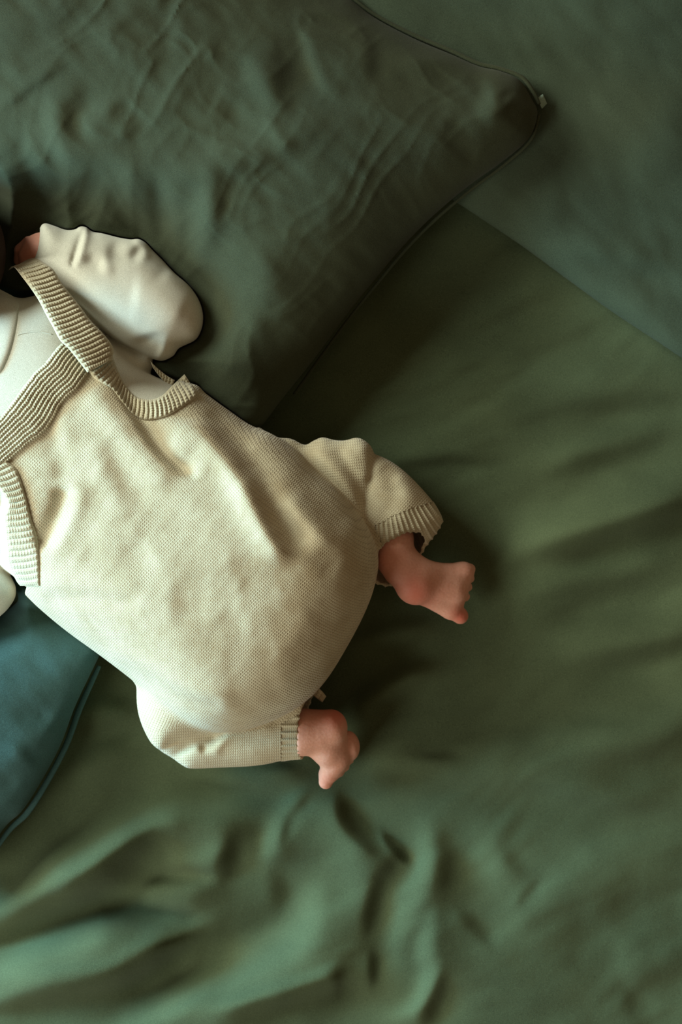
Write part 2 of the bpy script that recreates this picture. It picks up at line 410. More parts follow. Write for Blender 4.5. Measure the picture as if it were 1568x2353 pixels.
# fold strokes (photo pixels)
# slopes wanted along each fold line: (points, half width, slope); positive faces the window, negative turns away
FOLDS = [
 # right side
 ([(1130,1308),(1200,1292),(1270,1275),(1404,1230),(1493,1204),(1568,1177),(1720,1120)], 27, -.46),
 ([(1140,1240),(1225,1212),(1359,1168),(1493,1123),(1620,1080)], 42, .30),
 ([(1230,1100),(1270,1088),(1359,1056),(1471,1020),(1600,980)], 20, -.20),
 ([(1180,1050),(1270,1025),(1404,998),(1560,980)], 28, .20),
 ([(1250,945),(1404,927),(1568,916),(1700,915)], 25, -.20),
 ([(1180,860),(1330,835),(1500,850)], 34, .12),
 ([(900,1072),(950,1066),(1047,1056),(1130,1066)], 12, -.22),
 ([(1180,1330),(1270,1302),(1400,1290),(1530,1260)], 28, .22),
 ([(1200,1395),(1270,1373),(1448,1329),(1620,1310)], 26, -.18),
 ([(1250,1440),(1448,1436),(1600,1425)], 30, .20),
 ([(1280,1535),(1329,1522),(1457,1502),(1568,1477),(1700,1450)], 20, -.24),
 ([(1240,1700),(1304,1676),(1482,1655),(1620,1600)], 28, .22),
 ([(1330,1760),(1431,1735),(1568,1715),(1680,1690)], 28, -.22),
 ([(980,1795),(1054,1798),(1227,1808),(1329,1834),(1431,1854),(1568,1859),(1700,1855)], 24, -.24),
 ([(860,1762),(950,1764),(1050,1768)], 12, -.22),
 ([(940,1744),(1000,1742),(1080,1738)], 9, .2),
 ([(1000,1720),(1160,1695),(1300,1690)], 20, .1),
 ([(1330,1600),(1450,1590),(1568,1580)], 30, .12),
 # below the lower foot
 ([(778,1820),(790,1870),(812,1905),(840,1932),(880,1964)], 14, -.42),
 ([(872,1905),(885,1924),(911,1952),(935,1978),(952,1994)], 5.5, -.45),
 ([(915,1965),(895,1995),(870,2028),(852,2090),(838,2160)], 13, -.22),
 ([(970,1880),(978,1947),(972,1998),(940,2069),(911,2161),(905,2240)], 27, .26),
 ([(1008,1900),(1014,1970),(1008,2028),(975,2080)], 24, -.2),
 ([(790,1930),(799,1977),(809,2039),(780,2100)], 42, .2),
 ([(1000,2080),(984,2130),(974,2187),(987,2238),(962,2299),(885,2335)], 16, .34),
 ([(1022,2230),(1005,2275),(992,2304),(970,2360)], 16, -.36),
 ([(855,2180),(858,2220),(855,2275)], 9, -.2),
 ([(780,2235),(778,2265),(770,2290)], 11, -.25),
 ([(1080,1900),(1110,1940),(1135,1998),(1170,2050)], 34, .12),
 ([(1150,1940),(1176,1983),(1215,2010)], 14, -.12),
 ([(1180,2090),(1210,2055),(1245,2018)], 8, -.16),
 ([(1050,2085),(1090,2130),(1140,2185)], 13, -.14),
 ([(1240,2140),(1304,2110),(1457,2059),(1620,2000)], 48, -.14),
 ([(1420,2270),(1498,2253),(1600,2210)], 30, -.2),
 ([(1300,2000),(1230,2060),(1150,2150),(1080,2240)], 24, .1),
 # lower left rolling folds
 ([(-60,2090),(31,2052),(128,1985),(204,1950),(286,1905),(383,1858),(485,1852),(612,1846),(690,1830)], 40, .42),
 ([(-60,2160),(40,2118),(110,2085),(170,2055),(235,2015),(306,1958),(367,1918),(450,1910)], 28, -.50),
 ([(120,2095),(180,2078),(245,2058),(310,2050)], 22, -.34),
 ([(690,1822),(665,1870),(625,1930),(606,1985)], 20, .36),
 ([(722,1820),(690,1845),(660,1886),(640,1945)], 11, -.34),
 ([(380,1950),(459,1962),(520,1950)], 18, .2),
 ([(340,2004),(420,2000),(510,2004)], 8, -.2),
 ([(296,2046),(350,2028),(420,2026),(500,2024)], 17, .34),
 ([(306,2088),(390,2090),(480,2100)], 12, -.22),
 ([(-60,2240),(0,2212),(128,2160),(230,2118),(332,2134),(434,2140),(520,2140)], 32, .42),
 ([(40,2262),(102,2243),(255,2215),(340,2190)], 20, .16),
 ([(-60,2330),(0,2314),(128,2286),(255,2260),(332,2228),(398,2186),(460,2155),(545,2134)], 20, -.46),
 ([(240,2390),(306,2345),(408,2284),(536,2236),(638,2185),(692,2130),(718,2059),(745,1995)], 36, .40),
 ([(440,2325),(520,2300),(612,2276),(724,2241),(790,2195)], 14, .26),
 ([(520,2335),(600,2312),(714,2280),(800,2260),(860,2262)], 18, -.3),
 ([(540,1915),(525,1970),(505,2034)], 18, -.22),
 ([(620,1990),(640,2040),(640,2090)], 20, -.14),
 # between the teal pillow and the leg, and around the feet
 ([(130,1645),(220,1612),(315,1622)], 20, .22),
 ([(150,1765),(240,1715),(330,1695)], 22, .2),
 ([(140,1690),(230,1668),(320,1655)], 18, -.2),
 ([(450,1795),(580,1812),(710,1796)], 15, -.25),
 ([(570,1764),(640,1757),(700,1765)], 12, .2),
 ([(800,1470),(900,1440),(1000,1420)], 18, .22),
 ([(800,1502),(900,1482),(1000,1450)], 18, -.2),
 ([(785,1645),(840,1595),(930,1540),(1010,1508)], 20, .36),
 ([(825,1662),(900,1600),(1000,1548)], 16, -.36),
]
gx = np.arange(-1500, 2901, 7.0); gy = np.arange(-1700, 4001, 7.0)
GX, GY = np.meshgrid(gx, gy, indexing='ij')
def fold_field(GX, GY, folds, gain=1.0, away=AWAY, wmul=1.0, k0=1 / 260.0, step=7.0):
    """least-squares height whose slopes follow the folds"""
    px_ = np.zeros(GX.shape); py_ = np.zeros(GX.shape)
    for pts, wd, sl in folds:
        wd = wd * wmul; p = smooth(pts, False, 6); lo = p.min(0) - 3.2 * wd; hi = p.max(0) + 3.2 * wd
        i0, i1 = np.searchsorted(GX[:, 0], (lo[0], hi[0])); j0, j1 = np.searchsorted(GY[0], (lo[1], hi[1]))
        if i1 <= i0 or j1 <= j0: continue
        x = GX[i0:i1, j0:j1]; y = GY[i0:i1, j0:j1]
        ch = p[-1] - p[0]; flip = 1.0 if ch[1] * away[0] - ch[0] * away[1] > 0 else -1.0
        L = np.linalg.norm(np.diff(p, axis=0), axis=1); cum = np.r_[0, np.cumsum(L)]
        best = np.full(x.shape, 1e18); nx = np.zeros(x.shape); ny = np.zeros(x.shape); tt = np.zeros(x.shape)
        for i in range(len(p) - 1):
            if L[i] < 1e-6: continue
            b = p[i + 1] - p[i]; ax_ = x - p[i][0]; ay_ = y - p[i][1]
            t = np.clip((ax_ * b[0] + ay_ * b[1]) / L[i] ** 2, 0, 1); q = (ax_ - t * b[0]) ** 2 + (ay_ - t * b[1]) ** 2
            c = q < best; best = np.where(c, q, best); nx = np.where(c, flip * b[1] / L[i], nx); ny = np.where(c, -flip * b[0] / L[i], ny)
            tt = np.where(c, (cum[i] + t * L[i]) / cum[-1], tt)
        tp = sstep(-0.05, 0.3, tt) * sstep(-0.05, 0.3, 1 - tt)
        ww = wd * (0.55 + 0.45 * tp)
        a = gain * sl * tp * np.exp(-0.5 * best / ww ** 2)
        # a slope facing the window rises away from it
        px_[i0:i1, j0:j1] += a * nx; py_[i0:i1, j0:j1] += a * ny
    n0, n1 = GX.shape
    kx = 2 * np.pi * np.fft.fftfreq(n0, step)[:, None]; ky = 2 * np.pi * np.fft.fftfreq(n1, step)[None, :]
    num = -1j * kx * np.fft.fft2(px_) - 1j * ky * np.fft.fft2(py_)
    h = np.real(np.fft.ifft2(num / (kx ** 2 + ky ** 2 + k0 ** 2)))
    return h
LOW = [f for f in FOLDS if f[0][0][0] < 760 and f[0][0][1] > 1815]
HG = fold_field(GX, GY, [f for f in FOLDS if f not in LOW], 3.5) + fold_field(GX, GY, LOW, 4.3, AWAY, k0=1/150.0)
def bilerp(GX, GY, Hg, X, Y):
    x = np.clip((X - GX[0, 0]) / (GX[1, 0] - GX[0, 0]), 0, Hg.shape[0] - 1.001); y = np.clip((Y - GY[0, 0]) / (GY[0, 1] - GY[0, 0]), 0, Hg.shape[1] - 1.001)
    i = x.astype(int); j = y.astype(int); fx = x - i; fy = y - j
    return (Hg[i, j] * (1 - fx) + Hg[i + 1, j] * fx) * (1 - fy) + (Hg[i, j + 1] * (1 - fx) + Hg[i + 1, j + 1] * fx) * fy
H += bilerp(GX, GY, HG, X, Y)
# fine puckers running along the fold direction
a = math.radians(-20); U = X * math.cos(a) + Y * math.sin(a); W = -X * math.sin(a) + Y * math.cos(a)
wx = 60 * vnoise(X / 260, Y / 260, 5)
H += 2.6 * vnoise((U + wx) / 210, (W + wx) / 55, 2) * sstep(300, 1200, X) + 1.6 * vnoise(U / 90 + 5, (W + wx) / 30, 3)
H += 2.2 * vnoise((X + wx) / 70, (Y - wx) / 80, 6) * sstep(1850, 2050, Y)
H -= 9 + 10 * np.exp(-(((X - 1050) / 130) ** 2 + ((Y - 1380) / 110) ** 2)) + 12 * np.exp(-(((X - 770) / 90) ** 2 + ((Y - 1740) / 90) ** 2)) \
     + 16 * np.exp(-(((X - 520) / 330) ** 2 + ((Y - 1400) / 260) ** 2))
# the sheet curls down over the mattress edges
ex = np.maximum(np.maximum(-1350 - X, X - 2750), np.maximum(-1500 - Y, Y - 3800)); H -= 0.012 * np.maximum(ex + 60, 0) ** 1.9
SHEET_X, SHEET_Y, SHEET_H = xs, ys, H
def sheet_z(px, py):
    i = np.clip(np.searchsorted(xs, px) - 1, 0, len(xs) - 2); j = np.clip(np.searchsorted(ys, py) - 1, 0, len(ys) - 2)
    return H[i, j]
bed = empty('bed', (0, 0, -0.28)); tag(bed, 'bed covered in a rumpled dark green cotton sheet under the baby and pillows', 'bed')
def sheet_h(x, y):
    i = np.clip(np.searchsorted(SHEET_X, x) - 1, 0, len(SHEET_X) - 2); j = np.clip(np.searchsorted(SHEET_Y, y) - 1, 0, len(SHEET_Y) - 2)
    fx = np.clip((x - SHEET_X[i]) / (SHEET_X[i + 1] - SHEET_X[i]), 0, 1); fy = np.clip((y - SHEET_Y[j]) / (SHEET_Y[j + 1] - SHEET_Y[j]), 0, 1)
    return (SHEET_H[i, j] * (1 - fx) + SHEET_H[i + 1, j] * fx) * (1 - fy) + (SHEET_H[i, j + 1] * (1 - fx) + SHEET_H[i + 1, j + 1] * fx) * fy
V = to_world(np.stack([X.ravel(), Y.ravel(), H.ravel()], 1))
# give the sheet thickness with a lower layer
nv = len(V); V2 = V.copy(); V2[:, 2] -= 0.004
F1 = grid_faces(len(xs), len(ys)); Fb = F1[:, ::-1] + nv
nx, ny = len(xs), len(ys)
ring = np.concatenate([np.arange(nx) * ny, (nx - 1) * ny + np.arange(1, ny), (np.arange(nx - 2, -1, -1)) * ny + ny - 1, np.arange(ny - 2, 0, -1)])
r2 = np.roll(ring, -1); Fs = np.stack([ring, r2, r2 + nv, ring + nv], 1)
o = mk_mesh('bed_sheet', np.vstack([V, V2]), np.vstack([F1[:, ::-1], Fb[:, ::-1], Fs]), M_sheet); reparent_keep(o, bed)
def rounded_box(name, lo, hi, mat, r=0.05):
    import bmesh
    bm = bmesh.new(); bmesh.ops.create_cube(bm, size=1)
    lo = A(lo); hi = A(hi)
    for v in bm.verts: v.co = [(lo[i] + hi[i]) / 2 + v.co[i] * (hi[i] - lo[i]) for i in range(3)]
    bmesh.ops.bevel(bm, geom=bm.edges[:], offset=r, segments=4, affect='EDGES', profile=0.5)
    me = bpy.data.meshes.new(name); bm.to_mesh(me); bm.free(); me.materials.append(mat)
    ob = bpy.data.objects.new(name, me); sc.collection.objects.link(ob); return ob
o = rounded_box('mattress', (-0.74, -0.92, -0.28), (0.70, 0.94, -0.045), M_mattress); reparent_keep(o, bed)

# ------------------------------------------------------------------ pillows
SLOPE = 2.0
def pillow(name, outline, zc, T, R0, strokes, mat, label, seam_w, lo, hi, v=7, zbot=None, extra=None, noise_amp=3.0, gap=3.0, limit=None):
    vol = Vol(lo, hi, v)
    Hh = np.zeros(vol.X2.shape)
    fl_ = [(pts, wd, float(np.clip((am if kd == 'bright' else -am) / wd * 0.5 * SLOPE, -0.42, 0.7))) for pts, wd, am, kd in strokes if kd in ('bright', 'dark')]
    Hh += fold_field(vol.X2, vol.Y2, fl_, 1.0, wmul=1.1, k0=1 / 120.0, step=v)
    for pts, wd, am, kd in strokes:
        if kd not in ('bright', 'dark'): stroke(Hh, vol.X2, vol.Y2, pts, wd * 1.1, am * 0.6, kd, 0.4)
    if extra is not None: Hh += extra(vol.X2, vol.Y2)
    wob = 50 * vnoise(vol.X2 / 200, vol.Y2 / 200, 11)
    Hh += noise_amp * vnoise((vol.X2 + wob) / 90, (vol.Y2 - wob) / 120, 12) + 0.5 * noise_amp * vnoise((vol.X2 + vol.Y2 + wob) / 90, (vol.Y2 - vol.X2) / 40, 13)
    zcf = zc(vol.X2, vol.Y2) if callable(zc) else zc
    zbf = zbot(vol.X2, vol.Y2)[:, :, None] if callable(zbot) else zbot
    d, ds = outline_fields(outline, vol.X2, vol.Y2)
    Hh *= sstep(0, 50, d)
    vol.blob(None, zcf, T, R0, Hh, k=4, zbot=zbf, fields=(d, ds))
    if limit is not None: 
        lim_ = (vol.ax[2][None, None, :] - (limit(vol.X2, vol.Y2) + 0.9 * Hh)[:, :, None]) * 0.8
        vol.F = (-smin(-vol.F, -lim_, 42)).astype(np.float32)
    for ax_, F_ in press: vol.F = np.maximum(vol.F, gap - resamp(ax_, F_, vol.ax)).astype(np.float32)
    press.append((vol.ax, vol.F.copy()))
    P, Q = vol.mesh()
    root = empty(name, tuple(to_world(A([[np.mean([p[0] for p in outline]), np.mean([p[1] for p in outline]), 0]]))[0]))
    tag(root, label, 'pillow')
    o = mk_mesh('pillowcase', to_world(P), Q, mat); reparent_keep(o, root)
    return root, vol

P1_OUT = [(1222,226),(1236,262),(1214,320),(1150,375),(1080,425),(1000,492),(930,562),(860,645),(790,732),(722,825),(650,915),(595,985),(545,1012),(470,985),(370,925),(220,850),(40,750),(-150,600),
          (-360,370),(-580,120),(-580,0),(-450,-220),(-200,-560),(0,-700),(60,-690),(250,-560),(450,-350),(640,-130),(740,-40),(800,-5),(860,40),(950,88),(1040,126),(1100,152),(1150,163),(1195,185)]
P1_ST = [
 ([(420,120),(395,230),(350,320)], 20, 6, 'ridge'),
 ([(170,140),(100,185),(0,260)], 8, 4, 'dark'),
 ([(200,200),(165,245),(140,300)], 16, 8, 'dark'),
 ([(260,215),(210,260),(190,320)], 14, 5, 'bright'),
 ([(310,210),(260,240),(230,290)], 10, 5, 'ridge'),
 ([(330,295),(300,310),(270,330)], 9, 4, 'dark'),
 ([(110,210),(115,300),(150,390)], 14, 7, 'bright'),
 ([(60,300),(80,380),(120,450)], 14, 7, 'bright'),
 ([(0,330),(60,400),(120,460),(200,500)], 28, 16, 'dark'),
 ([(570,110),(580,180),(610,240),(600,310)], 20, 8, 'bright'),
 ([(640,130),(650,190),(640,240)], 20, 8, 'dark'),
 ([(690,60),(715,150),(745,210)], 11, 8, 'bright'),
 ([(650,40),(750,30),(850,60)], 8, 4, 'ridge'),
 ([(850,60),(855,130),(845,200)], 14, 6, 'dark'),
 ([(350,380),(480,360),(600,320),(720,270),(840,240)], 26, 10, 'bright'),
 ([(380,420),(560,390),(700,320),(760,285)], 20, 9, 'dark'),
 ([(600,270),(640,330),(660,380)], 8, 3, 'bright'),
 ([(262,390),(300,470),(345,560)], 18, 13, 'bright'),
 ([(230,400),(280,500),(325,585)], 16, 8, 'dark'),
 ([(372,400),(388,480),(400,580)], 15, 12, 'bright'),
 ([(348,400),(356,500),(368,585)], 12, 9, 'dark'),
 ([(476,390),(462,480),(445,560),(420,640)], 18, 15, 'bright'),
 ([(508,400),(496,500),(474,610)], 15, 12, 'dark'),
 ([(400,470),(420,540),(415,600)], 10, 6, 'dark'),
 ([(590,560),(600,640),(630,720)], 22, 5, 'bright'),
 ([(570,545),(680,545),(800,530)], 9, 3, 'ridge'),
 ([(750,620),(770,660),(760,700)], 14, 4, 'bright'),
 ([(870,225),(930,240),(1000,270),(1050,300)], 20, 6, 'bright'),
 ([(890,165),(960,170),(1060,170)], 22, 10, 'dark'),
 ([(920,140),(1000,135),(1080,145)], 9, 7, 'ridge'),
 ([(1105,160),(1120,210),(1090,270)], 14, 9, 'bright'),
 ([(1160,190),(1150,230),(1120,300)], 14, 8, 'ridge'),
 ([(1200,215),(1170,215),(1140,240)], 8, 8, 'groove'),
 ([(1040,240),(1030,270),(1000,290)], 12, 5, 'ridge'),
 ([(0,180),(120,120),(260,40),(300,-40)], 40, 6, 'bright'),
 ([(400,-40),(400,60),(390,130)], 12, 4, 'bright'),
]
def p1_extra(X, Y):
    e = -34 * np.exp(-(((X - 330) / 190) ** 2 + ((Y - 720) / 150) ** 2))        # pressed by the arm
    a_ = X * 0.80 + Y * 0.60 + 50 * vnoise(X / 150, Y / 150, 41); b_ = -X * 0.60 + Y * 0.80 + 50 * vnoise(X / 130, Y / 130, 42)
    e += 4.5 * (1 - np.abs(vnoise(a_ / 45, b_ / 150, 43))) ** 3 * (0.5 + 0.5 * vnoise(X / 200, Y / 200, 44)) + 3.0 * (1 - np.abs(vnoise(b_ / 40, a_ / 130, 45))) ** 3 * (0.5 + 0.5 * vnoise(X / 180 + 9, Y / 180, 46))
    e += -60 * np.exp(-(((X + 190) / 210) ** 2 + ((Y - 560) / 190) ** 2))        # pressed by the head
    e += -30 * np.exp(-(((X - 30) / 130) ** 2 + ((Y - 540) / 110) ** 2))
    return e
P2_OUT = [(900,330),(1000,430),(1090,492),(1200,566),(1290,632),(1400,712),(1500,778),(1600,842),(1800,950),(2000,960),(2250,600),(2050,-50),(1800,-480),(1400,-760),(1000,-560),(760,-200),(760,100)]
P2_ST = [
 ([(1050,80),(1180,120),(1290,110)], 30, 9, 'dark'),
 ([(1330,110),(1420,80),(1568,50)], 22, 5, 'dark'),
 ([(1300,580),(1400,600),(1480,615),(1600,635)], 14, 7, 'dark'),
 ([(1240,545),(1380,540),(1568,560)], 24, 8, 'bright'),
 ([(1420,660),(1500,690),(1568,740)], 26, 8, 'bright'),
 ([(1420,400),(1500,390),(1600,400)], 20, 4, 'dark'),
 ([(1450,220),(1500,300),(1568,330)], 40, 5, 'bright'),
 ([(1100,20),(1200,60),(1320,60)], 40, 5, 'bright'),
]
P3_OUT = [(262,1440),(236,1492),(205,1555),(172,1625),(140,1710),(98,1790),(52,1862),(8,1905),(-60,2010),(-110,2050),(-160,2030),(-420,1800),(-600,1500),(-520,1200),(-350,1080),(-150,1180),(40,1330),(170,1400)]
P3_ST = [
 ([(0,1700),(50,1720),(70,1760)], 16, 8, 'dark'),
 ([(20,1640),(60,1660),(110,1660),(150,1600)], 18, 9, 'bright'),
 ([(55,1730),(100,1715),(150,1640)], 10, 9, 'dark'),
 ([(0,1760),(40,1790),(50,1850)], 22, 10, 'bright'),
 ([(0,1560),(100,1540),(200,1500)], 40, 7, 'bright'),
 ([(0,1480),(80,1470),(160,1450)], 30, 6, 'dark'),
 ([(60,1790),(40,1850),(0,1890)], 12, 7, 'dark'),
]
def ribbon(name, L, R, zf, th, mat, parent, n=160, m=24, ribs=None, rib_amp=3.0, edge=0.14, lift=0.0, flip=False, period=None):
    """a knitted band between two edge lines (photo px). zf(px,py) = surface below; ribs = ('across', count) or ('along', count)"""
    L = resample(smooth(L, False, 8), n); R = resample(smooth(R, False, 8), n)
    v = np.linspace(0, 1, m)[None, :, None]
    P = L[:, None, :] * (1 - v) + R[:, None, :] * v
    if P.shape[2] == 2:
        z = zf(P[..., 0], P[..., 1]) + lift
    else: z = P[..., 2] + lift
    ln = np.r_[0, np.cumsum(np.linalg.norm(np.diff((L + R)[:, :2] / 2, axis=0), axis=1))]
    wd = np.linalg.norm((R - L)[:, :2], axis=1).mean()
    u = ln[:, None] / ln[-1]; vv = np.linspace(0, 1, m)[None, :]
    prof = (1 - np.abs(2 * vv - 1) ** 8) * np.ones_like(u)
    top = z + th * prof
    if ribs:
        kind, cnt = ribs
        if kind == 'across':
            r = np.abs(np.sin(math.pi * (u * cnt + 0.06 * np.sin(9 * vv)))) ** 0.7
            msk = sstep(0, edge, vv) * sstep(0, edge, 1 - vv)
        else:
            r = np.abs(np.sin(math.pi * (vv * cnt + 0.12 * vnoise(u * 40, vv * 3, 31)))) ** 0.7 * np.ones_like(u); msk = 1.0
        # loops of the garter rows
        lp = 0.5 + 0.5 * np.sin(2 * math.pi * (vv * wd / 6.0 + 0.5 * np.floor(u * cnt) if kind == 'across' else u * ln[-1] / 6.5 + 0.5 * np.floor(vv * cnt)))
        top = top + rib_amp * (r - 1) * msk + (2.8 if kind == 'along' else 1.8) * lp * r * msk
    bot = z - 3 + 0 * vv
    Pt = np.stack([P[..., 0], P[..., 1], top], -1).reshape(-1, 3); Pb = np.stack([P[..., 0], P[..., 1], bot], -1).reshape(-1, 3)
    N = n * m; F1 = grid_faces(n, m); Fb = F1[:, ::-1] + N
    ring = np.concatenate([np.arange(n) * m, (n - 1) * m + np.arange(1, m), np.arange(n - 2, -1, -1) * m + m - 1, np.arange(m - 2, 0, -1)])
    r2 = np.roll(ring, -1); Fs = np.stack([r2, ring, ring + N, r2 + N], 1)
    kn = np.stack([(vv * wd + 0 * u).ravel(), (u * ln[-1] + 0 * vv).ravel()], 1)
    F = np.vstack([F1, Fb, Fs])
    o = mk_mesh(name, to_world(np.vstack([Pt, Pb])), F, mat, attr={'knit': np.vstack([kn, kn])})
    import bmesh
    bm = bmesh.new(); bm.from_mesh(o.data); bmesh.ops.recalc_face_normals(bm, faces=bm.faces); bm.to_mesh(o.data); bm.free()
    reparent_keep(o, parent); return o

def tube(name, pts, mat, parent, seg=10, n=None, flat=1.0):
    """swept round cord through (px,py,z,r)"""
    p = smooth(pts, False, 8)
    if n: p = resample(p, n)
    T = np.gradient(p[:, :3], axis=0); T /= np.linalg.norm(T, axis=1)[:, None]
    up = A([0, 0, 1]); N1 = np.cross(T, up); N1 /= np.maximum(np.linalg.norm(N1, axis=1), 1e-6)[:, None]; N2 = np.cross(N1, T)
    a = np.linspace(0, 2 * math.pi, seg, endpoint=False)
    V = p[:, None, :3] + p[:, None, 3:4] * (np.cos(a)[None, :, None] * N1[:, None] + flat * np.sin(a)[None, :, None] * N2[:, None])
    k = len(p); i, j = np.meshgrid(np.arange(k - 1), np.arange(seg), indexing='ij')
    Fq = np.stack([(i * seg + j).ravel(), (i * seg + (j + 1) % seg).ravel(), ((i + 1) * seg + (j + 1) % seg).ravel(), ((i + 1) * seg + j).ravel()], 1)
    P = V.reshape(-1, 3)
    c0 = len(P); P = np.vstack([P, p[:1, :3], p[-1:, :3]])
    jj = np.arange(0, seg, 2)
    cap0 = np.stack([np.full(len(jj), c0), (jj + 2) % seg, (jj + 1) % seg, jj], 1)
    cap1 = np.stack([np.full(len(jj), c0 + 1), (k - 1) * seg + jj, (k - 1) * seg + (jj + 1) % seg, (k - 1) * seg + (jj + 2) % seg], 1)
    kn = np.zeros((len(P), 2)); kn[:c0, 0] = np.tile(np.arange(seg) * 5.0, k); kn[:c0, 1] = np.repeat(np.arange(k) * 3.0, seg)
    import bmesh
    o = mk_mesh(name, to_world(P), np.vstack([Fq, cap0, cap1]), mat, attr={'knit': kn})
    bm = bmesh.new(); bm.from_mesh(o.data); bmesh.ops.recalc_face_normals(bm, faces=bm.faces); bm.to_mesh(o.data); bm.free()
    if parent is not None: reparent_keep(o, parent)
    return o

# ------------------------------------------------------------------ the baby: shared trunk shape
TRUNK = [(98,668),(136,655),(200,715),(262,790),(330,845),(400,878),(446,892),(468,912),(520,950),(570,984),(622,1006),(672,1040),(722,1088),(772,1130),(815,1180),(846,1230),(861,1285),(852,1345),(830,1405),(792,1478),
         (742,1558),(688,1612),(620,1650),(550,1672),(480,1672),(420,1650),(372,1616),(335,1578),(304,1551),(240,1502),(160,1444),(95,1390),(38,1336),(-30,1290),(-110,1250),(-180,1170),(-225,1050),(-215,900),(-160,790),(-105,705),(-50,672),(0,668),(50,680)]
BLO, BHI, BV = (-420, 480, 0), (1060, 1800, 372), 4.0

def trunk_T(X, Y):
    # along the back: chest -> seat
    s = ((X - 60) * 0.72 + (Y - 900) * 0.69) / 800.0
    return 150 + 62 * sstep(0.0, 0.85, s)
ROMPER_ST = [
 ([(240,870),(270,905),(300,955),(350,1030),(400,1078),(455,1108)], 38, 24, 'fold'),
 ([(430,960),(425,1010),(400,1060)], 26, 10, 'ridge'),
 ([(452,935),(500,1000),(550,1060),(590,1130),(630,1210),(690,1290)], 26, 17, 'dark'),
 ([(470,960),(530,1060),(590,1180),(640,1260)], 20, 6, 'ridge'),
 ([(560,1060),(640,1110),(720,1170),(790,1240)], 30, 7, 'dark'),
 ([(205,880),(260,960),(320,1050),(400,1120)], 24, 9, 'ridge'),
 ([(150,1110),(142,1160),(118,1215),(92,1270)], 17, 17, 'groove'),
 ([(180,1090),(175,1160),(140,1240),(105,1290)], 15, 6, 'ridge'),
 ([(115,940),(120,1000),(140,1070),(150,1120)], 16, 6, 'groove'),
 ([(60,1338),(150,1342),(240,1350),(330,1366),(430,1390)], 26, 6, 'ridge'),
 ([(90,1372),(130,1374),(190,1374),(250,1378),(330,1390)], 13, 7, 'groove'),
 ([(225,1490),(285,1508),(345,1535),(410,1570),(490,1600),(560,1615)], 16, 8, 'ridge'),
 ([(262,1528),(310,1550),(380,1588),(440,1612),(520,1632)], 13, 8, 'groove'),
 ([(230,1000),(270,1100),(320,1180)], 30, 5, 'dark'),
 ([(200,1240),(270,1275),(340,1240)], 34, 3, 'dark'),
 ([(640,1150),(720,1230),(800,1290)], 26, 5, 'bright'),
 ([(300,1300),(420,1330),(560,1330)], 40, 4, 'dark'),
]
LEG_U_THIGH = [(590,985),(625,1004),(668,1008),(700,1022),(722,1012),(742,1005),(768,1011),(792,1012),(822,1006),(846,1018),(860,1042),(870,1100),(862,1180),(850,1260),(780,1290),(680,1200),(600,1090)]
LEG_U_SHIN = [(835,1045),(862,1044),(900,1061),(940,1092),(985,1140),(1012,1176),(1019,1198),(1003,1228),(977,1262),(950,1318),(914,1363),(885,1356),(856,1334),(832,1290),(800,1200),(815,1100)]
LEG_L_THIGH = [(316,1540),(314,1580),(315,1620),(322,1654),(336,1688),(352,1712),(372,1722),(402,1712),(470,1698),(540,1676),(610,1660),(700,1622),(640,1560),(400,1500)]
LEG_L_SHIN = [(352,1700),(368,1724),(396,1742),(420,1759),(440,1766),(500,1764),(570,1761),(612,1756),(650,1748),(700,1744),(760,1742),(800,1700),(800,1600),(726,1570),(640,1560),(480,1640),(400,1672)]

def knit_uv(P, which):
    """stitch coordinates in photo pixels; wales run down the back towards the seat"""
    X, Y, Z = P.T
    a = math.radians(43)
    u = X * math.sin(a) - Y * math.cos(a); v = X * math.cos(a) + Y * math.sin(a)
    u = u + 0.25 * (Z - 250); 
    m = which == 1    # upper thigh: wales run across
    u = np.where(m, Y * 0.98 + X * 0.10, u); v = np.where(m, X * 0.98 - Y * .1, v)
    m = which == 2    # upper shin
    u = np.where(m, X * 0.68 - Y * 0.73, u); v = np.where(m, X * 0.73 + Y * 0.68, v)
    m = which == 3
    u = np.where(m, X * 0.9 + Y * 0.4, u); v = np.where(m, Y * .9 - X * .4, v)
    m = which == 4
    u = np.where(m, Y + 0.08 * X, u); v = np.where(m, X, v)
    return np.stack([u, v], 1)

V0 = Vol(BLO, BHI, BV)
tf = outline_fields(TRUNK, V0.X2, V0.Y2)
TT = trunk_T(V0.X2, V0.Y2)
Hs = np.zeros(V0.X2.shape)
for pts, wd, am, kd in ROMPER_ST: stroke(Hs, V0.X2, V0.Y2, pts, wd, am, kd)
Hs = blur(Hs, 2)
wob = 40 * vnoise(V0.X2 / 150, V0.Y2 / 150, 21)
Hs += 1.6 * vnoise((V0.X2 + wob) / 60, (V0.Y2 + wob) / 60, 22) + 0.5 * vnoise(V0.X2 / 26, (V0.Y2 + wob) / 26, 23)
R_T = 1.03 * tf[1].max()
trunk_smooth = V0.blob(None, 128, TT, R_T, None, op='raw', fields=tf, e=2.6)
trunk_relief = V0.blob(None, 128, TT, R_T, Hs, op='raw', fields=tf, e=2.6)

baby = empty('baby', tuple(to_world(A([[520, 1350, 0]]))[0]))
baby['label'] = 'baby lying face down in cream sleeves and an oatmeal knitted romper, bare feet out'; baby['category'] = 'baby'

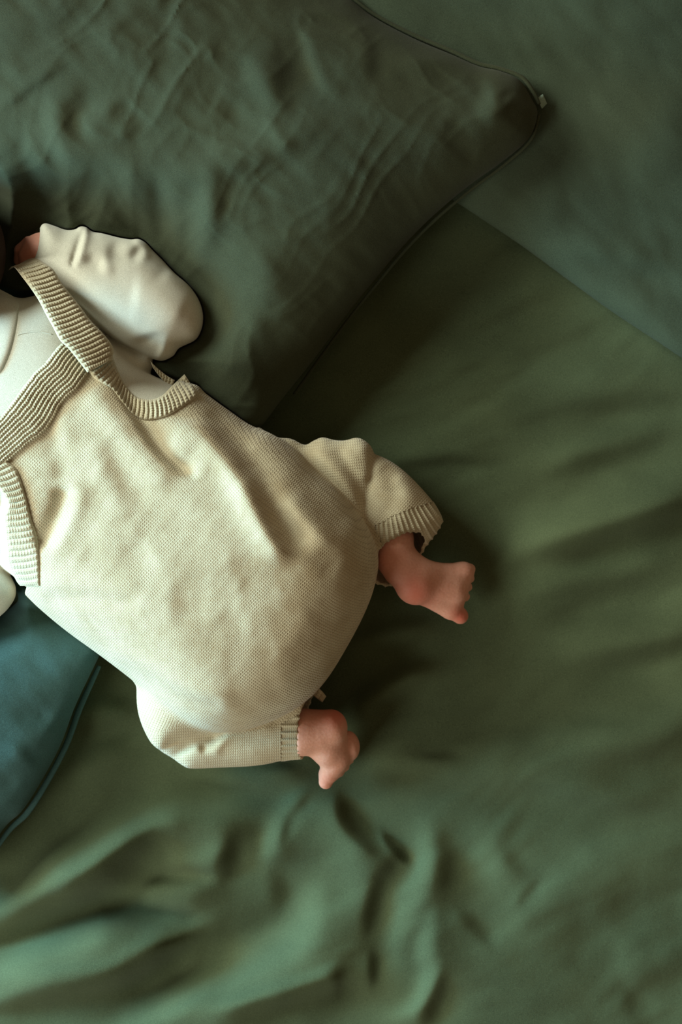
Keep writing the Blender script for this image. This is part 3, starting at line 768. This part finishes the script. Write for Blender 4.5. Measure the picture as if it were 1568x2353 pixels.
# --- romper body (knit), cut to the bib shape
CUT = [(-260,1180),(-210,1150),(-120,1085),(-50,1030),(0,985),(60,925),(112,872),(160,826),(196,858),(232,850),(262,855),(288,905),(318,938),(350,942),(385,926),(418,896),(436,880),(470,890),(560,940),(700,960),(1100,900),(1100,1900),(100,1900),(20,1500),
       (66,1330),(62,1290),(50,1235),(38,1185),(20,1120),(0,1085),(-30,1075),(-150,1120),(-260,1230)]
cut_d, _ = outline_fields(CUT, V0.X2, V0.Y2, False)
VR = Vol(BLO, BHI, BV)
F = np.maximum(trunk_relief - 9, -cut_d[:, :, None].astype(np.float32))
VR.F = F.astype(np.float32)
def leg_relief(vol, strokes):
    h = np.zeros(vol.X2.shape)
    for pts, wd, am, kd in strokes: stroke(h, vol.X2, vol.Y2, pts, wd, am, kd)
    return blur(h, 1)
HU = leg_relief(VR, [
 ([(640,1012),(700,1050),(760,1110),(820,1190)], 12, 10, 'groove'),
 ([(720,1020),(770,1080),(812,1150),(835,1220)], 12, 7, 'ridge'),
 ([(770,1020),(800,1070),(828,1120),(842,1180)], 9, 6, 'groove'),
 ([(830,1015),(845,1060),(840,1110)], 10, 5, 'ridge')])
VR.blob(LEG_U_THIGH, 92, 78, 95, HU, k=7)
HS = leg_relief(VR, [
 ([(880,1070),(905,1110),(900,1140)], 14, 5, 'groove'),
 ([(905,1090),(940,1130),(930,1170),(900,1220)], 16, 6, 'ridge')])
fsu = VR.blob(LEG_U_SHIN, 84, 70, 78, HS, op='raw')
def smin(a, b, k):
    h = np.clip(0.5 + 0.5 * (a - b) / k, 0, 1); return (a * (1 - h) + b * h - k * h * (1 - h)).astype(np.float32)
s_r = (VR.X2 - 940) * 0.39 + (VR.Y2 - 1227) * 0.92; t_r = (VR.X2 - 940) * 0.92 - (VR.Y2 - 1227) * 0.39
s_r = s_r + 9 * (1 - (t_r / 85) ** 2)
Zr = VR.ax[2][None, None, :]
cutU = (Zr - (150 - 1.05 * s_r[:, :, None])) / 1.45
VR.F = smin(VR.F, np.maximum(fsu, cutU), 5)
cavU = np.maximum(fsu + 9, -(s_r[:, :, None] + 75 + 0 * Zr))
HL = leg_relief(VR, [([(330,1568),(325,1620),(334,1668)], 4, 3, 'groove')])
VR.blob(LEG_L_THIGH, 96, 112, 105, HL, k=12)
HM = leg_relief(VR, [
 ([(388,1748),(425,1720),(462,1702),(505,1688)], 7, 15, 'groove'),
 ([(420,1716),(460,1704),(540,1688),(640,1668)], 9, 6, 'ridge'),
 ([(458,1726),(478,1710),(500,1694),(520,1680)], 7, 13, 'groove'),
 ([(490,1735),(505,1712),(520,1688)], 7, 5, 'ridge')])
fsl = VR.blob(LEG_L_SHIN, 78, 74, 78, HM, op='raw')
rimL = 691 + 0.0024 * np.maximum(1690 - VR.Y2, 0) ** 2 + 0.001 * np.maximum(VR.Y2 - 1700, 0) ** 2
cutL = (VR.X2 - rimL)[:, :, None] + 0.12 * (Zr - 100)
VR.F = smin(VR.F, np.maximum(fsl, cutL), 5)
cavL = np.maximum(fsl + 9, (590 - VR.X2)[:, :, None] + 0 * Zr)
# hollow the trouser ends so the cuffs open
VR.F = np.maximum(VR.F, -np.minimum(cavU, cavL)).astype(np.float32)
P, Q = VR.mesh()
which = np.zeros(len(P))
def ins_pts(poly, P): return inside(smooth(poly, True, 6), P[:, 0], P[:, 1])
low = P[:, 2] < 215
inU = ins_pts(LEG_U_THIGH, P); inS = ins_pts(LEG_U_SHIN, P); inL = ins_pts(LEG_L_THIGH, P); inM = ins_pts(LEG_L_SHIN, P)
ti = np.clip(((P[:, 0] - BLO[0]) / BV).astype(int), 0, V0.n[0] - 1); tj = np.clip(((P[:, 1] - BLO[1]) / BV).astype(int), 0, V0.n[1] - 1); tk = np.clip((P[:, 2] / BV).astype(int), 0, V0.n[2] - 1)
ontrunk = np.abs(trunk_relief[ti, tj, tk] - 9) < 9
which[inL & ~ontrunk] = 3; which[inM & ~ontrunk] = 4; which[inU & ~ontrunk] = 1; which[inS & ~ontrunk & (P[:, 0] > 845)] = 2
# cuffs are split off the same surface as parts of their own
def cuffU(P):   # distance back from the opening of the upper leg
    s = (P[:, 0] - 940) * 0.39 + (P[:, 1] - 1227) * 0.92; t = (P[:, 0] - 940) * 0.92 - (P[:, 1] - 1227) * 0.39
    s = s + 9 * (1 - (t / 85) ** 2)
    return ~ontrunk & (P[:, 0] > 820) & (P[:, 0] < 1060) & (P[:, 1] > 1100) & (P[:, 1] < 1400) & (s > -46)
def cuffL(P): return (~ontrunk) & (P[:, 0] > 643) & (P[:, 1] > 1540) & (P[:, 1] < 1800)
cu = cuffU(P); cl = cuffL(P)
def submesh(P, Q, vm):
    fm = vm[Q].all(1); q = Q[fm]; used = np.unique(q); mp = np.full(len(P), -1); mp[used] = np.arange(len(used))
    return P[used], mp[q], fm, used
kuv = knit_uv(P, which)
Pu, Qu, fu, uu = submesh(P, Q, cu); Pl, Ql, fl, ul = submesh(P, Q, cl)
rest = ~(fu | fl); used = np.unique(Q[rest]); mp = np.full(len(P), -1); mp[used] = np.arange(len(used))
Qr = Q[rest]; fw = np.repeat(which[Qr].max(1), 4)
romper = mk_mesh('knitted_romper', to_world(P[used]), mp[Qr], M_knit, corner=knit_uv(P[Qr.ravel()], fw))
reparent_keep(romper, baby)
romper['label'] = 'oatmeal knitted romper'

def rib_cuff(name, Pc, Qc, coord, period, amp):
    o = mk_mesh(name, Pc, Qc, M_rib, attr={'knit': coord})
    md = o.modifiers.new('sub', 'SUBSURF'); md.levels = 1; md.render_levels = 1
    dg = bpy.context.evaluated_depsgraph_get(); me = bpy.data.meshes.new_from_object(o.evaluated_get(dg)); o.modifiers.clear(); o.data = me
    n = len(me.vertices); co = np.empty(n * 3, np.float32); me.vertices.foreach_get('co', co); co = co.reshape(-1, 3).astype(float)
    no = np.empty(n * 3, np.float32); me.vertices.foreach_get('normal', no); no = no.reshape(-1, 3)
    kv = np.empty(n * 2, np.float32); me.attributes['knit'].data.foreach_get('vector', kv); kv = kv.reshape(-1, 2)
    co += no * (amp * (np.abs(np.sin(math.pi * kv[:, 0] / period)) ** 0.7 - 0.5))[:, None]
    me.vertices.foreach_set('co', to_world(co).astype(np.float32).ravel()); me.update()
    reparent_keep(o, romper); 
    o.location = A(-np.array(baby.location)) * 0
    return o
# angular coordinate around the upper opening; straight one for the lower cuff
ang = np.degrees(np.arctan2(Pu[:, 1] - 1010, Pu[:, 0] - 870))
cu_o = rib_cuff('leg_cuff', Pu, Qu, np.stack([ang * 3.4, np.hypot(Pu[:, 0] - 870, Pu[:, 1] - 1010)], 1), 11.0, 3.6)
cl_o = rib_cuff('leg_cuff', Pl, Ql, np.stack([np.unwrap(np.arctan2(Pl[:, 1] - 1684, Pl[:, 2] - 60)) * 0 + np.abs(np.arctan2(Pl[:, 1] - 1684, Pl[:, 2] - 50)) * np.sign(Pl[:, 1] - 1684) * 74, Pl[:, 0]], 1), 12.5, 4.2)

def rom_z(px, py): return np.maximum(V0F_top(px, py), 132)
VT = Vol(BLO, BHI, BV); VT.F = (trunk_relief - 9).astype(np.float32)
_topc = None
def V0F_top(px, py): return VT.top(px, py)

# --- bands
ribbon('back_band', [(150,788),(137,792),(105,831),(73,863),(32,917),(0,958),(-50,1008),(-110,1062),(-170,1112)], [(208,846),(201,862),(179,894),(143,928),(112,985),(64,1023),(32,1051),(0,1078),(-60,1122),(-120,1165)],
       rom_z, 9, M_rib, romper, n=300, m=90, ribs=('along', 10), rib_amp=4.2)
ribbon('armhole_trim', [(255,808),(271,850),(288,884),(312,910),(344,918),(372,909),(396,886),(424,860)], [(198,850),(222,874),(255,892),(281,924),(306,953),(336,966),(378,958),(414,939),(458,910)],
       lambda x, y: rom_z(x, y), 9, M_rib, romper, n=240, m=36, ribs=('across', 27), rib_amp=4.5, edge=0.2)
ribbon('armhole_trim', [(19,1060),(41,1083),(61,1147),(73,1195),(85,1233),(90,1275),(91,1330),(92,1346)], [(-45,1085),(-8,1118),(16,1155),(9,1188),(12,1227),(18,1290),(36,1332),(46,1346)],
       lambda x, y: rom_z(x, y), 9, M_rib, romper, n=240, m=36, ribs=('across', 21), rib_amp=4.5, edge=0.2)
ribbon('armhole_trim', [(346,830),(362,846),(382,862),(402,874)], [(352,846),(364,862),(380,880),(396,888)], lambda x, y: 150 + 0 * x, 8, M_rib, romper, n=60, m=12, ribs=('across', 8), rib_amp=2)
STR_L = [(18,622,120),(28,612,168),(38,620,205),(51,637,228),(70,662,243),(89,691,254),(105,722,262),(121,751,268),(138,782,272),(159,803,276),(201,856,282)]
STR_R = [(70,592,110),(84,594,150),(100,603,188),(121,618,210),(143,652,226),(179,697,238),(207,735,246),(236,765,250),(255,789,248),(261,806,246),(258,826,246)]
ribbon('shoulder_strap', STR_L, STR_R, None, 12, M_rib, romper, n=340, m=48, ribs=('across', 27), rib_amp=5.0, edge=0.12, lift=8)

# --- cream bodysuit: trunk under the romper, sleeves, collar
VB = Vol(BLO, BHI, BV)
tb = V0.blob(None, 128, TT, R_T, None, op='raw', fields=tf, e=2.6)
dent = 20 * np.exp(-(((V0.X2 + 2) / 20) ** 2 + ((V0.Y2 - 1155) / 28) ** 2)) + 18 * np.exp(-(((V0.X2 + 4) / 16) ** 2 + ((V0.Y2 - 1268) / 24) ** 2))
VB.F = np.maximum(tb + 5 + 22 * sstep(-2, 14, cut_d)[:, :, None] + dent[:, :, None], (V0.X2 * 0.72 + V0.Y2 * 0.69)[:, :, None] - 1000).astype(np.float32)
SLEEVE = [(99,514),(125,519),(150,528),(172,527),(184,520),(198,522),(212,532),(236,536),(270,545),(300,550),(318,549),(335,558),(350,574),(372,596),(402,628),(432,654),(452,680),(464,708),(467,735),(462,760),(448,782),(412,800),
          (398,818),(372,829),(345,822),(318,808),(285,792),(250,770),(200,730),(150,680),(118,640),(90,618),(76,604),(80,570),(86,540)]
HB = np.zeros(VB.X2.shape)
for pts, wd, am, kd in [
 ([(192,522),(184,545),(174,580),(166,612)], 5, 10, 'groove'),
 ([(200,530),(192,560),(182,600)], 8, 6, 'ridge'),
 ([(225,618),(270,612),(330,614),(385,632),(430,660)], 9, 7, 'ridge'),
 ([(240,598),(300,590),(360,600),(400,628)], 22, 14, 'groove'),
 ([(200,592),(215,604),(238,608)], 12, 9, 'groove'),
 ([(325,562),(316,580),(306,602)], 8, 12, 'groove'),
 ([(300,556),(292,572),(285,590)], 9, 7, 'ridge'),
 ([(342,574),(325,595),(312,606)], 7, 5, 'ridge'),
 ([(335,770),(345,800),(370,812)], 22, 12, 'groove'),
 ([(255,560),(280,575),(300,585)], 14, 5, 'groove'),
 ([(150,530),(140,560),(130,600)], 14, 5, 'groove'),
 ([(300,680),(360,690),(430,720)], 30, 6, 'ridge'),
 ]: stroke(HB, VB.X2, VB.Y2, pts, wd * 1.0, am * 0.85, kd)
HB = blur(HB, 2)
stroke(HB, VB.X2, VB.Y2, [(193,518),(186,545),(176,580),(164,614)], 4.5, 6, 'groove', 0.05)
stroke(HB, VB.X2, VB.Y2, [(201,518),(194,548),(184,582),(172,614)], 6, 4, 'ridge', 0.05)
VB.blob(SLEEVE, 118, 96, 105, HB, k=5)
# shoulder fold between sleeve and armhole
ARMPIT = [(200,740),(262,780),(318,806),(345,820),(352,838),(346,856),(352,868),(385,880),(400,900),(370,930),(320,930),(270,880),(220,810)]
VB.blob(ARMPIT, 88, 74, 60, leg_relief(VB, [([(345,850),(335,870),(322,895)], 9, 12, 'groove'), ([(300,850),(320,880),(345,905)], 12, 6, 'groove')]), k=8)
# left sleeve: elbow showing at the picture edge
LSL = [(-230,1150),(-150,1180),(-60,1240),(0,1295),(28,1330),(37,1357),(29,1384),(0,1416),(-60,1450),(-150,1490),(-250,1510),(-280,1450),(-260,1300)]
VB.blob(LSL, 92, 84, 90, None, k=10)
# cuff mouth
VB.cone((60,560,112), (112,566,114), 46, 30, 4, 'sub')
P, Q = VB.mesh()
wb = np.zeros(len(P))
body_suit = mk_mesh('bodysuit', to_world(P), Q, M_jersey); reparent_keep(body_suit, baby)
body_suit['label'] = 'cream long-sleeved cotton bodysuit'
def bs_z(px, py): return np.maximum(VB.top(px, py), 150)
ribbon('collar', [(-170,880),(-120,890),(-60,885),(-5,862),(16,830),(30,790),(40,740),(44,700),(38,686),(10,670),(-20,655)], [(-160,820),(-130,822),(-100,815),(-80,800),(-72,780),(-66,760),(-62,740),(-62,722),(-66,712),(-75,705),(-85,700)],
       bs_z, 6, M_collar, body_suit, n=120, m=18)
tube('shoulder_seam', [(40,770,bs_z(40,770)+.3,1.0),(60,765,bs_z(60,765)+.3,1.0),(90,763,bs_z(90,763)+.3,1.0),(120,768,bs_z(120,768)+.3,1.0)], M_collar, body_suit, seg=6)

# --- skin: one continuous body
VS = Vol((-440, 380, 0), (1110, 1830, 372), 4.0)
t2 = outline_fields(TRUNK, VS.X2, VS.Y2)
VS.F = (VS.blob(None, 128, trunk_T(VS.X2, VS.Y2), R_T, None, op='raw', fields=t2, e=2.6) + 22).astype(np.float32)
HEAD = A([-162, 582, 165])
VS.cone((-60, 800, 170), (-150, 660, 175), 80, 85, 30)
VS.ell(HEAD, (158, 172, 150), (20, 0), 20)
# face looks up-left in the picture, cheek on the pillow
VS.ell((-262, 470, 150), (95, 90, 85), (0, 0), 40)        # cheeks and jaw
VS.cone((-300, 432, 175), (-322, 396, 165), 14, 15, 14)   # nose
VS.ell((-330, 430, 120), (30, 22, 12), (40, 0), 10)       # mouth
VS.ell((-250, 402, 190), (26, 12, 14), (20, 0), 8); VS.ell((-350, 470, 190), (14, 26, 14), (20, 0), 8)  # closed eyelids
VS.ell((-120, 480, 215), (22, 34, 16), (30, 20), 8)       # ear
VS.chain([(60,720,165,60),(200,745,140,52),(360,740,120,50),(250,640,118,44),(120,570,112,38),(92,576,108,38)], 14)
# right hand: palm and curled fingers reaching past the strap
VS.ell((80, 584, 104), (34, 50, 28), (25, 0), 10)
for a_, b_, c_, d_ in (((72,556,112),(56,588,108),(62,616,92),(80,618,76)), ((80,566,120),(66,604,114),(72,632,96),(90,634,78)), ((90,580,118),(80,618,112),(88,644,92),(104,640,76)), ((100,596,110),(96,630,102),(104,652,86),(116,646,72))):
    VS.chain([(*a_, 14), (*b_, 13), (*c_, 11.5), (*d_, 10)], 4)
VS.chain([(66,556,92,14),(46,574,80,13),(42,600,68,11)], 4)
# left arm
VS.chain([(-130,1070,160,58),(-30,1345,92,50),(-230,1440,80,36),(-300,1440,70,34)], 14)
VS.ell((-330, 1430, 62), (40, 34, 24), (0, 0), 8)
for q in range(4): VS.chain([(-355,1408+16*q,62,12),(-385,1405+17*q,52,11),(-395,1408+17*q,32,10)], 4)
VS.chain([(-320,1395,60,12),(-345,1375,52,11),(-365,1370,42,10)], 4)
# thighs and shins inside the trousers
VS.chain([(640,1170,120,88),(812,1080,92,60),(905,1235,86,46)], 14)
VS.chain([(480,1570,110,88),(400,1660,86,58),(640,1682,84,46)], 14)
VS.F = np.maximum(VS.F, (4 - VS.ax[2])[None, None, :]).astype(np.float32)

def foot_upper(v):
    v.chain([(893,1205,92,44),(906,1275,92,44),(925,1305,92,46)], 14)
    v.ell((955,1340,94), (48,50,44), (0, 0), 12)                    # heel
    v.chain([(930,1300,84,40),(985,1325,76,34)], 16)
    v.cone((965,1345,78), (1040,1352,60), 40, 36, 14)              # sole
    v.cone((985,1318,66), (1066,1316,52), 25, 22, 16)              # outer edge
    v.cone((985,1368,60), (1034,1398,46), 27, 24, 16)              # inner edge to the ball
    v.cone((1064,1316,50), (1040,1396,46), 24, 24, 12)             # ball of the foot
    for c, r in (((1080,1308,44),13.5),((1081,1329,38),10.5),((1076,1349,36),10.5),((1070,1371,36),11)):
        v.cone((c[0]-16, c[1]+2, c[2]+6), c, r, r, 2.5)
    v.chain([(1036,1404,46,18),(1056,1413,38,18),(1059,1416,34,18)], 5)   # big toe
    v.cone((982,1284,120), (996,1296,112), 3, 4, 6, 'sub')

def foot_lower(v):
    v.chain([(640,1684,88,50),(690,1683,92,52),(728,1680,92,50)], 14)
    v.ell((762,1672,98), (37,42,42), (0, 0), 12)                    # heel
    v.chain([(722,1690,84,40),(752,1722,72,36),(768,1752,56,28)], 14)
    v.cone((768,1690,80), (780,1740,60), 28, 26, 12)
    v.ell((803,1712,52), (24,34,26), (-12, 0), 7)                  # ball of the foot
    v.cone((800,1730,46), (775,1770,36), 20, 16, 8)
    v.cone((765,1748,50), (757,1778,38), 30, 22, 10); v.chain([(752,1780,36,20),(749,1797,30,16.5)], 5)     # big toe
    for c, r in (((768,1783,26),11),((781,1775,24),11),((793,1762,24),11),((803,1746,24),11)):
        v.cone((c[0]-5, c[1]-10, c[2]+8), c, r, r, 4)
foot_upper(VS); foot_lower(VS)
def onto(src, dst):
    i = np.rint((dst.ax[0] - src.lo[0]) / src.v).astype(int); j = np.rint((dst.ax[1] - src.lo[1]) / src.v).astype(int); k = np.rint((dst.ax[2] - src.lo[2]) / src.v).astype(int)
    out = np.full(tuple(dst.n), 60.0, np.float32)
    oi = (i >= 0) & (i < src.F.shape[0]); oj = (j >= 0) & (j < src.F.shape[1]); ok = (k >= 0) & (k < src.F.shape[2])
    return i, j, k, oi, oj, ok, out
def lay(src, field, dst):
    i, j, k, oi, oj, ok, out = onto(src, dst)
    out[np.ix_(oi, oj, ok)] = field[np.ix_(i[oi], j[oj], k[ok])]
    return out
cloth = np.minimum(np.minimum(np.where(cut_d[:, :, None] > 0, trunk_relief - 9, 60), fsu), np.minimum(fsl, VB.F))
cl_s = lay(V0, cloth, VS)
xs2, ys2 = VS.X2, VS.Y2
expo = np.maximum(sstep(0, 16, (xs2 - 940) * 0.39 + (ys2 - 1227) * 0.92 + 8) * (xs2 > 856), sstep(682, 694, xs2) * (ys2 > 1500))
expo = np.maximum(expo, sstep(100, 86, xs2) * (ys2 < 628)); expo = np.maximum(expo, (xs2 < -60) * 1.0); expo = np.maximum(expo, (xs2 < 60) * (ys2 > 1400) * (xs2 < -200))
bfields = VS.blob(None, 128, trunk_T(xs2, ys2), R_T, None, op='raw', fields=t2, e=2.6)
VS.F = np.maximum(VS.F, cl_s + 11 - 300 * expo[:, :, None]).astype(np.float32)
P, Q = VS.mesh()
g = lambda x, y, r: np.exp(-(((P[:, 0] - x) ** 2 + (P[:, 1] - y) ** 2) / r ** 2))
flush = np.clip(0.75 * g(955, 1365, 42) + 0.9 * g(1060, 1418, 22) + 0.35 * g(880, 1300, 45) + 0.8 * g(775, 1640, 32) + 0.3 * g(750, 1800, 22) + 0.25 * g(730, 1640, 30) + 0.3 * g(50, 590, 60), 0, 1)
for nm in ():
    pass
import bmesh
skin = mk_mesh('body', to_world(P), Q, M_skin, attr={'flush': flush}); reparent_keep(skin, baby)
VH = Vol((-440, 380, 0), (60, 820, 360), 5.0)
VH.ell(HEAD + A([10, 10, 6]), (164, 176, 154), (20, 0), 8)
VH.ell((-300, 440, 130), (150, 120, 140), (40, 0), 20, 'sub')
VH.F = np.maximum(VH.F, (40 - VH.ax[2])[None, None, :]).astype(np.float32)
P, Q = VH.mesh(); o = mk_mesh('hair', to_world(P), Q, M_hair); reparent_keep(o, baby)
# ------------------------------------------------------------------ pillows, yielding where the baby (or another pillow) lies on them
def resamp(src_ax, F, dst_ax):
    out = F
    for a in range(3):
        sx, dx = src_ax[a], dst_ax[a]
        t = (dx - sx[0]) / (sx[1] - sx[0]); i = np.clip(np.floor(t).astype(int), 0, len(sx) - 2); f = (t - i).astype(np.float32)
        out_in = (t >= 0) & (t <= len(sx) - 1)
        sh = [1, 1, 1]; sh[a] = len(dx); f = f.reshape(sh)
        out = np.take(out, i, a) * (1 - f) + np.take(out, i + 1, a) * f
        out = np.where(out_in.reshape(sh), out, np.float32(60))
    return out
def grown(F):
    F = np.clip(F, -12, 60); G = F.copy()
    for a in range(3):
        G = np.minimum(G, np.minimum(np.roll(F, 1, a), np.roll(F, -1, a)))
    return G
def near(pts, X, Y):
    d, _ = outline_fields(pts, X, Y); return np.maximum(-d, 0)
HAND = [(26,614),(38,575),(66,540),(96,523),(120,545),(120,600),(90,640)]
def smax_lim(*a):
    return np.minimum.reduce(a)
def limit1(X, Y):
    return smax_lim(138 + 0.45 * near(SLEEVE, X, Y) + 0.002 * near(SLEEVE, X, Y) ** 2, 104 + 0.7 * near(HAND, X, Y) + 0.003 * near(HAND, X, Y) ** 2, 112 + 0.6 * near(TRUNK, X, Y) + 0.003 * near(TRUNK, X, Y) ** 2,
                    110 + 0.02 * np.maximum(np.hypot(X + 162, Y - 582) - 150, 0) ** 1.9)
def limit3(X, Y):
    return smax_lim(66 + 1.2 * near(LSL, X, Y), 80 + 1.2 * near(TRUNK, X, Y))
press = [(V0.ax, np.minimum(np.minimum(VR.F, VB.F), trunk_relief - 9)), (VS.ax, grown(VS.F)), (VH.ax, VH.F)]
pil2, vol2 = pillow('pillow', P2_OUT, 32, 62, 190, P2_ST, M_pillow2, 'dark green pillow at upper right, lying partly beneath the big pillow with a corner tag', 0, (680, -820, -64), (2330, 1040, 160), 8, lambda X, Y: sheet_h(X, Y) + 3)
pil1, vol1 = pillow('pillow', P1_OUT, lambda X, Y: 66 + 54 * sstep(300, 1150, X) * sstep(900, 200, Y), 190, 560, P1_ST, M_pillow, 'large dark green pillow whose tagged corner points right, behind the baby\'s arm', 0,
              (-640, -760, 0), (1280, 1070, 330), 6, lambda X, Y: np.maximum(sheet_h(X, Y) + 3, 96 * sstep(720, 1000, X) * sstep(620, 330, Y)), p1_extra, limit=limit1, gap=3.5)
pil3, vol3 = pillow('pillow', P3_OUT, 50, 96, 240, P3_ST, M_teal, 'teal-green pillow at lower left beside the baby\'s knee, window-lit, with a sewn edge', 0, (-960, 1000, 0), (310, 2200, 160), 6, lambda X, Y: sheet_h(X, Y) + 3,
              lambda X, Y: -45 * np.exp(-(((X + 60) / 190) ** 2 + ((Y - 1350) / 130) ** 2)) - 50 * np.exp(-(((X - 120) / 190) ** 2 + ((Y - 1330) / 110) ** 2)), limit=limit3)

# sewn flanges of the pillows, where they show
tube('seam', [(1240,262,122,3.5),(1220,322,114,3.5),(1156,381,104,3.5),(1086,433,96,3.5),(1006,500,88,3.5),(936,570,76,3.5),(866,653,66,3.5),(796,740,56,3.5),(728,833,46,3.5),(676,907,40,4)], M_pillow, pil1, flat=0.6)
tube('seam', [(730,-52,95,4),(800,-12,95,4),(860,33,98,4),(950,80,104,5),(1040,118,112,5),(1100,146,118,5),(1150,158,122,5),(1200,178,126,5),(1226,212,128,5),(1240,240,128,4)], M_pillow, pil1, flat=0.7)
tube('seam', [(228,1530,36,5),(216,1556,36,6),(184,1626,34,7),(152,1712,34,7),(110,1793,34,7),(64,1866,34,7),(18,1912,34,6),(-50,2012,34,5)], M_teal, pil3, flat=0.5)
ribbon('label_tag', [(1234,226,124),(1248,216,118)], [(1246,250,116),(1258,238,108)], None, 3, M_tag, pil1, n=10, m=8)

ribbon('cuff_edge', [(716,1562,112),(730,1578,104),(742,1590,96),(750,1600,88)], [(706,1584,104),(718,1596,98),(730,1606,92),(741,1614,86)], None, 5, M_rib, romper, n=40, m=16, ribs=('across', 4), rib_amp=3)
# snap on the upper trouser opening
import bmesh
bm = bmesh.new(); bmesh.ops.create_uvsphere(bm, u_segments=12, v_segments=8, radius=3.6 * S)
me = bpy.data.meshes.new('snap'); bm.to_mesh(me); bm.free(); me.materials.append(M_button)
o = bpy.data.objects.new('snap_button', me); sc.collection.objects.link(o); o.location = to_world(A([[860, 1320, 96]]))[0]; o.scale = (1, 1, 0.6)

bpy.context.view_layer.update()
# snap and sub-parts: keep world placement under their parents
def adopt(o, parent):
    mw = o.matrix_world.copy(); o.parent = parent; o.matrix_parent_inverse = parent.matrix_world.inverted(); o.matrix_world = mw
adopt(o, romper)
for ob in [x for x in bpy.data.objects if x.parent in (romper, body_suit) and x.name.split('.')[0] != 'snap_button']:
    ob.location = (0, 0, 0)
